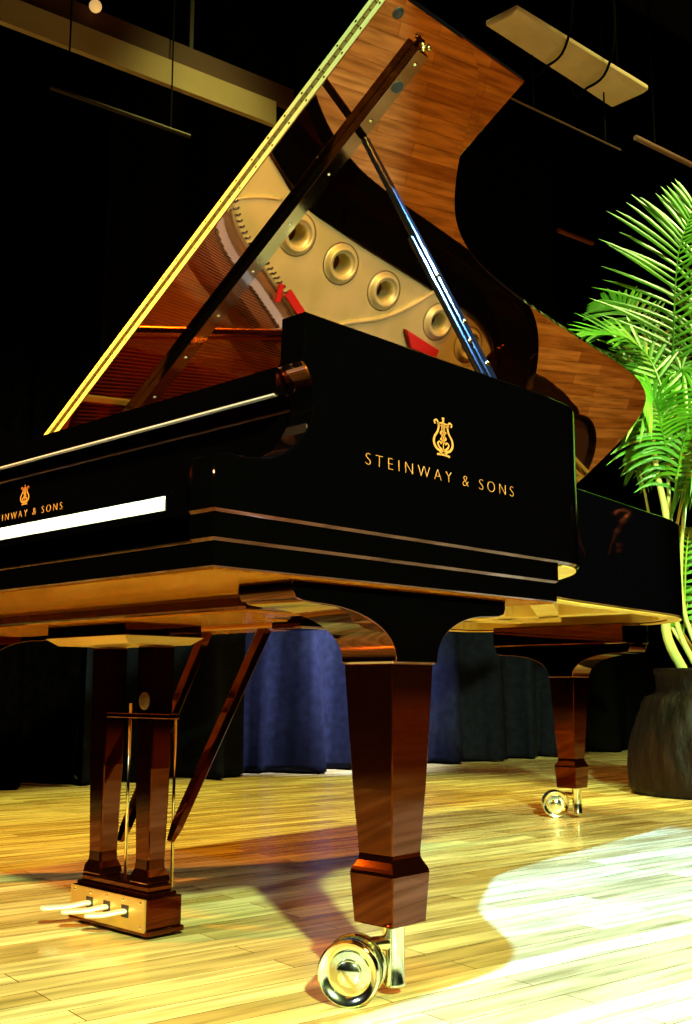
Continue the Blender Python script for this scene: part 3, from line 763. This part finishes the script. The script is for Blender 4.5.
for i in range(5):
    for z in (.064, .022) if i in (0, 4) else (.064,):
        x = X0 + .016 + i * .053
        bm = bmesh.new(); lathe(bm, [(0, .0018), (.0025, .0012), (.0035, 0)], 10, axis_m((x, Y0 - .003, z), (0, -1, 0))); obj('plate_screw', bm, POLBR, ly, smooth=True)
def brace(a, b_):
    a, b_ = Vector(a), Vector(b_); d = (b_ - a).normalized(); sx = Vector((1, 0, 0)); sx = (sx - d * sx.dot(d)).normalized(); sy = d.cross(sx)
    bm = bmesh.new(); vs = []
    for p, w in ((a, .006), (a + d * .03, .010), (b_ - d * .02, .012), (b_, .012)):
        vs.append([bm.verts.new(p + sx * w * u + sy * w * .8 * v_) for u, v_ in ((-1, -1), (1, -1), (1, 1), (-1, 1))])
    for p, q in zip(vs, vs[1:]):
        for i in range(4): bm.faces.new((p[i], p[(i + 1) % 4], q[(i + 1) % 4], q[i]))
    bm.faces.new(vs[0]); bm.faces.new(list(reversed(vs[-1]))); obj('lyre_brace', bm, LEGM, ly, bevel=.0015)
brace((-.652, .450, .165), (-.662, .692, .572)); brace((-.815, .452, .150), (-.865, .700, .572))

# ------------------------------------------------------------------ pot and palm
PC = Vector((-1.115, 3.705, 0))
t = thing('plant_pot', 'large dark brown textured pot behind the piano tail holding the palm', 'pot', tuple(PC))
bm = bmesh.new()
prof = [(0, 0), (.315, 0), (.335, .02), (.338, .10), (.330, .18), (.312, .26), (.285, .34), (.268, .385), (.248, .412), (.215, .424), (.205, .44), (.206, .50), (.210, .512), (.214, .52), (.214, .532), (.205, .534), (.196, .525), (.194, .49), (0, .488)]
pp = []
for (r0_, z0_), (r1_, z1_) in zip(prof, prof[1:]):
    k = max(1, int(math.hypot(r1_ - r0_, z1_ - z0_) / .02))
    for j in range(k): pp.append((r0_ + (r1_ - r0_) * j / k, z0_ + (z1_ - z0_) * j / k))
pp.append(prof[-1])
lathe(bm, pp, 96, Matrix.Translation(PC))
rnd = random.Random(3); ph = [rnd.uniform(0, 6) for _ in range(6)]
for v in bm.verts:
    d = v.co - PC; r = math.hypot(d.x, d.y)
    if .1 < d.z < .43 or (.02 < d.z <= .1):
        a = math.atan2(d.y, d.x); f = 1 + .026 * sin(a * 13 + ph[0] + 2.5 * sin(d.z * 9)) * (.3 + d.z) + .010 * sin(a * 29 + ph[1] + d.z * 22)
        v.co.x = PC.x + d.x * f; v.co.y = PC.y + d.y * f
obj('pot_body', bm, POTM, t, smooth=True)
for i in range(1):
    d = Vector((1.028, -.849, 0)) - PC; a0 = math.atan2(d.y, d.x) + .02
    for k, (da, z, w, h_) in enumerate(((-.10, .23, .012, .05), (-.03, .20, .010, .06), (.04, .24, .010, .05), (-.06, .16, .014, .03), (.02, .27, .012, .04))):
        a = a0 + da; r = .34 - max(0, z - .1) * .16
        bm = bmesh.new(); p = PC + Vector((cos(a) * r, sin(a) * r, z)); M = axis_m(p, (cos(a), sin(a), .2), (0, 0, 1)) @ Matrix.Rotation(k * .8, 4, 'Z')
        lathe(bm, [(0, .003), (1, .0)], 12, M @ Matrix.Diagonal((h_ / 2, w / 2, 1, 1))); obj('painted_motif', bm, mat('motif_red%d' % k, (.18, .03, .015), .6), t)
bm = bmesh.new(); lathe(bm, [(.193, .500), (.1, .508), (0, .512)], 40, Matrix.Translation(PC)); obj('soil', bm, SOIL, t, smooth=True)

# camera frame, used to lay out the palm at its own depth
CAM = Vector((1.02849563, -.84915344, .45143536)); CR_ = Vector((.72704131, .68659266, .00120386)); CU = Vector((.10912828, -.117288, .98708386)); CF = Vector((-.67786573, .71751937, .1601999)); FPX = 1079.0495
def at(u, v, depth): return CAM + (CF + CR_ * ((u - 346) / FPX) - CU * ((v - 512) / FPX)) * depth

ms = thing('microphone_stand', 'slim chrome microphone boom stand out beyond the tail, mirrored in its black side', 'microphone stand', (.646, 5.665, 0))
CHR = mat('chrome', (.85, .6, .5), .3, .85)
bm = bmesh.new(); lathe(bm, [(0, 0), (.13, 0), (.13, .012), (.02, .028), (.014, .06), (0, .06)], 32, Matrix.Translation((.646, 5.665, 0))); obj('round_base', bm, CABLE, ms, smooth=True)
bm = bmesh.new(); tube(bm, [(.646, 5.665, .05), (.646, 5.665, 1.36)], .009, 10); obj('pole', bm, CABLE, ms, smooth=True)
for z in (1.315, 1.35):
    bm = bmesh.new(); lathe(bm, [(0, -.012), (.017, -.012), (.017, .012), (0, .012)], 16, Matrix.Translation((.646, 5.665, z))); obj('clutch', bm, CHR, ms)
bm = bmesh.new(); tube(bm, [(.749, 5.635, 1.29), (.603, 5.677, 1.52)], .008, 10); obj('boom', bm, mat('boom_metal', (.25, .12, .09), .35, .8), ms, smooth=True)
bm = bmesh.new(); tube(bm, catmull([(.603, 5.677, 1.52), (.574, 5.686, 1.555), (.607, 5.676, 1.576), (.643, 5.666, 1.571), (.664, 5.66, 1.550)], 6), .009, 10); obj('gooseneck', bm, CHR, ms, smooth=True)
for a, b_ in (((.622, 5.672, 1.492), (.606, 5.676, 1.516)), ((.66, 5.661, 1.43), (.647, 5.664, 1.452))):
    bm = bmesh.new(); tube(bm, [a, b_], .016, 12); obj('clamp', bm, CHR, ms)

palm = thing('palm', 'tall green palm with arching feathery fronds growing from the dark pot', 'plant', tuple(PC + Vector((0, 0, .53))))
def stalk(pts, r0_, r1_):
    P = catmull(pts, 6); n = len(P); bm = bmesh.new(); tube(bm, P, r0_, 8, radii=[r0_ + (r1_ - r0_) * k / (n - 1) for k in range(n)])
    obj('stalk', bm, STEM, palm, smooth=True)
def frond(pts, nleaf, ll, face, wid=.011, droop=.25, ang=.75, start=.12, seed=0):
    """rachis through pts; leaflets on both sides in the plane perpendicular to 'face'"""
    rnd = random.Random(seed * 77 + 5)
    P = catmull(pts, 10); n = len(P); bm = bmesh.new()
    tube(bm, P, .005, 6, radii=[.006 - .0045 * k / (n - 1) for k in range(n)])
    face = Vector(face).normalized()
    for k in range(nleaf):
        u = start + (1 - start) * k / (nleaf - 1); i = min(int(u * (n - 1)), n - 2); f = u * (n - 1) - i
        p = P[i].lerp(P[i + 1], f); t_ = (P[i + 1] - P[i]).normalized()
        sd = t_.cross(face).normalized(); l = ll * (.55 + .45 * sin(PI * min(1, .15 + u * .8))) * (1 - .35 * max(0, u - .7) / .3)
        for s in (1, -1):
            aa = ang - .35 * u + rnd.uniform(-.06, .06); L_ = l * rnd.uniform(.88, 1.08)
            d = (sd * s * sin(aa + .25) + t_ * cos(aa + .25)).normalized() + face * rnd.uniform(-.12, .18)
            m_ = 5; rows = []
            nn = (face + sd * s * .3).normalized()
            for j in range(m_ + 1):
                w = j / m_; q = p + d * (L_ * w) + Vector((0, 0, -1)) * (droop * L_ * w * w)
                dd = (d * L_ + Vector((0, 0, -2 * droop * L_ * w))).normalized(); sid = dd.cross(nn).normalized()
                ww = wid * (sin(PI * min(1, .12 + w * .88)) ** .7 if w < 1 else .02)
                rows.append([bm.verts.new(q - sid * ww), bm.verts.new(q + nn * ww * .35), bm.verts.new(q + sid * ww)])
            for a, b_ in zip(rows, rows[1:]):
                for j in range(2): bm.faces.new((a[j], a[j + 1], b_[j + 1], b_[j]))
    o = obj('frond', bm, LEAF, palm); return o
D = 4.75; base = PC + Vector((0, 0, .513))
toC = (CAM - PC); toC.z = 0; toC.normalize()
def A_(u, v, d=D): return at(u, v, d)
stalk([base + Vector((-.07, -.03, -.01)), A_(666, 630, 4.7), A_(671, 570, 4.7), A_(666, 515, 4.7), A_(657, 472, 4.7), A_(652, 430, 4.7)], .024, .010)
stalk([base + Vector((-.02, 0, 0)), A_(676, 620, 4.75), A_(672, 540, 4.75), A_(668, 470, 4.75), A_(672, 380, 4.8)], .014, .007)
stalk([base + Vector((.02, .0, 0)), A_(684, 610, 4.8), A_(682, 540, 4.8), A_(690, 450, 4.8)], .012, .006)
stalk([base + Vector((0, .04, 0)), A_(668, 600, 4.9), A_(678, 520, 4.9), A_(700, 420, 4.9)], .010, .006)
stalk([base + Vector((-.02, .04, 0)), A_(664, 610, 4.9), A_(650, 520, 4.9), A_(640, 470, 4.9)], .009, .005)
F1 = toC + Vector((0, 0, .25))
frond([A_(670, 430), A_(673, 347), A_(678, 257), A_(694, 205)], 34, .40, F1, .0085, .12, .95, .05, 1)
frond([A_(684, 440, 4.9), A_(700, 350, 4.9), A_(722, 280, 4.9), A_(750, 240, 4.9)], 28, .40, F1, .0085, .25, .8, .05, 2)
frond([A_(672, 420, 4.6), A_(650, 360, 4.75), A_(618, 335, 4.7), A_(584, 332, 4.7)], 24, .22, F1 + Vector((0, 0, .8)), .0105, .12, .7, .1, 3)
frond([A_(668, 410, 4.7), A_(655, 350, 4.95), A_(628, 310, 5.1), A_(604, 300, 5.2)], 24, .22, F1 + Vector((0, 0, .3)), .0095, .2, .8, .1, 4)
frond([A_(672, 440, 4.7), A_(660, 380, 4.9), A_(640, 350, 5.05), A_(612, 365, 5.2)], 24, .22, F1, .010, .35, .8, .1, 5)
frond([A_(668, 450, 4.8), A_(660, 410, 4.95), A_(648, 400, 5.1), A_(634, 435, 5.2)], 22, .20, F1, .009, .6, .8, .1, 6)
frond([A_(668, 470, 4.8), A_(660, 440, 4.95), A_(650, 432, 5.1), A_(636, 470, 5.2)], 20, .18, F1, .008, .8, .8, .1, 7)
frond([A_(676, 430, 4.7), A_(690, 390, 4.75), A_(700, 380, 4.8), A_(716, 420, 4.8)], 24, .26, F1, .010, .6, .8, .1, 8)
frond([A_(672, 420, 4.6), A_(678, 380, 4.7), A_(684, 370, 4.7), A_(692, 405, 4.7)], 24, .24, F1 + Vector((0, 0, .6)), .009, .7, .9, .05, 9)
frond([A_(676, 480, 4.6), A_(684, 450, 4.7), A_(692, 445, 4.7), A_(700, 480, 4.7)], 24, .24, F1, .009, .8, .9, .05, 10)
frond([A_(672, 470, 4.7), A_(662, 430, 4.6), A_(655, 400, 4.5), A_(640, 390, 4.4)], 24, .26, F1, .010, .5, .9, .1, 11)
frond([A_(684, 620, 4.8), A_(686, 560, 4.95), A_(690, 530, 5.05), A_(697, 545, 5.1)], 20, .17, F1, .009, .7, .8, .1, 12)
frond([A_(682, 640, 4.8), A_(688, 600, 4.9), A_(696, 590, 5.0), A_(706, 610, 5.05)], 18, .15, F1, .010, .6, .8, .1, 13)
frond([A_(680, 470, 4.8), A_(690, 400, 4.8), A_(706, 330, 4.8), A_(730, 300, 4.8)], 28, .36, F1, .009, .3, .8, .05, 14)
frond([A_(674, 500, 4.7), A_(684, 440, 4.6), A_(700, 420, 4.5), A_(720, 450, 4.4)], 24, .28, F1, .010, .7, .8, .05, 15)

# ------------------------------------------------------------------ lights
def spot(name, loc, tgt, col, power, size, blend=.15, r=.12):
    l = bpy.data.lights.new(name, 'SPOT'); l.color = col; l.energy = power; l.spot_size = math.radians(size); l.spot_blend = blend; l.shadow_soft_size = r
    o = bpy.data.objects.new(name, l); COL.objects.link(o); o.location = loc
    o.rotation_euler = (Vector(tgt) - Vector(loc)).to_track_quat('-Z', 'Y').to_euler(); return o
spot('overhead_spot', (.18, 1.45, 3.05), (-.42, 1.10, 0), (.17, .46, 1.0), 3500, 54, .22, .03)
spot('audience_spot', (4.9, -2.9, 3.75), (-.9, 1.3, .1), (.74, 1, .46), 10000, 38, .4, .12)
spot('front_fill', (-.6, -3.6, 2.6), (-.4, 0, .4), (.72, .90, 1), 420, 36, .6, .05)  # cool unseen lamp added to whiten the keys and give the arms glints
spot('plate_fill', (2.5, .7, 3.6), (-.72, 1.65, .87), (.70, 1, .62), 2000, 20, .5, .06)  # unseen lamp added to brighten the plate mirrored in the lid
spot('wing_spot', (-2.15, 2.0, 5.6), (-1.9, 2.1, 0), (1, .94, .20), 2600, 36, .5, .15)
spot('blue_wash', (-1.9, 3.4, 1.4), (-3.6, 3.75, .30), (.52, .60, 1), 3400, 54, .9, .1)
spot('palm_spot', (1.2, 1.6, 5.6), (-1.0, 3.7, 1.2), (.9, 1, .35), 2200, 32, .6, .2)
spot('warm_fill', (3.0, 3.5, 5.6), (1.5, 3.0, 0), (1, .36, .05), 1800, 90, .8, .5)
spot('warm_side_fill', (-2.9, -1.6, 2.2), (-1.0, 1.4, .0), (1, .32, .01), 1300, 60, .9, .06)  # added fill that turns the shadow under the piano orange
w = bpy.data.worlds.new('world'); S.world = w; w.use_nodes = True
w.node_tree.nodes['Background'].inputs[0].default_value = (.01, .006, .004, 1); w.node_tree.nodes['Background'].inputs[1].default_value = 1

# ------------------------------------------------------------------ camera
cd = bpy.data.cameras.new('camera'); co = bpy.data.objects.new('camera', cd); COL.objects.link(co)
co.matrix_world = Matrix(((CR_.x, CU.x, -CF.x, CAM.x), (CR_.y, CU.y, -CF.y, CAM.y), (CR_.z, CU.z, -CF.z, CAM.z), (0, 0, 0, 1)))
cd.sensor_fit = 'HORIZONTAL'; cd.sensor_width = 36; cd.lens = FPX / 692 * 36; cd.clip_start = .05
S.camera = co
S.view_settings.view_transform = 'Standard'; S.view_settings.look = 'None'; S.view_settings.exposure = 0; S.view_settings.gamma = 1
S.view_settings.use_curve_mapping = False
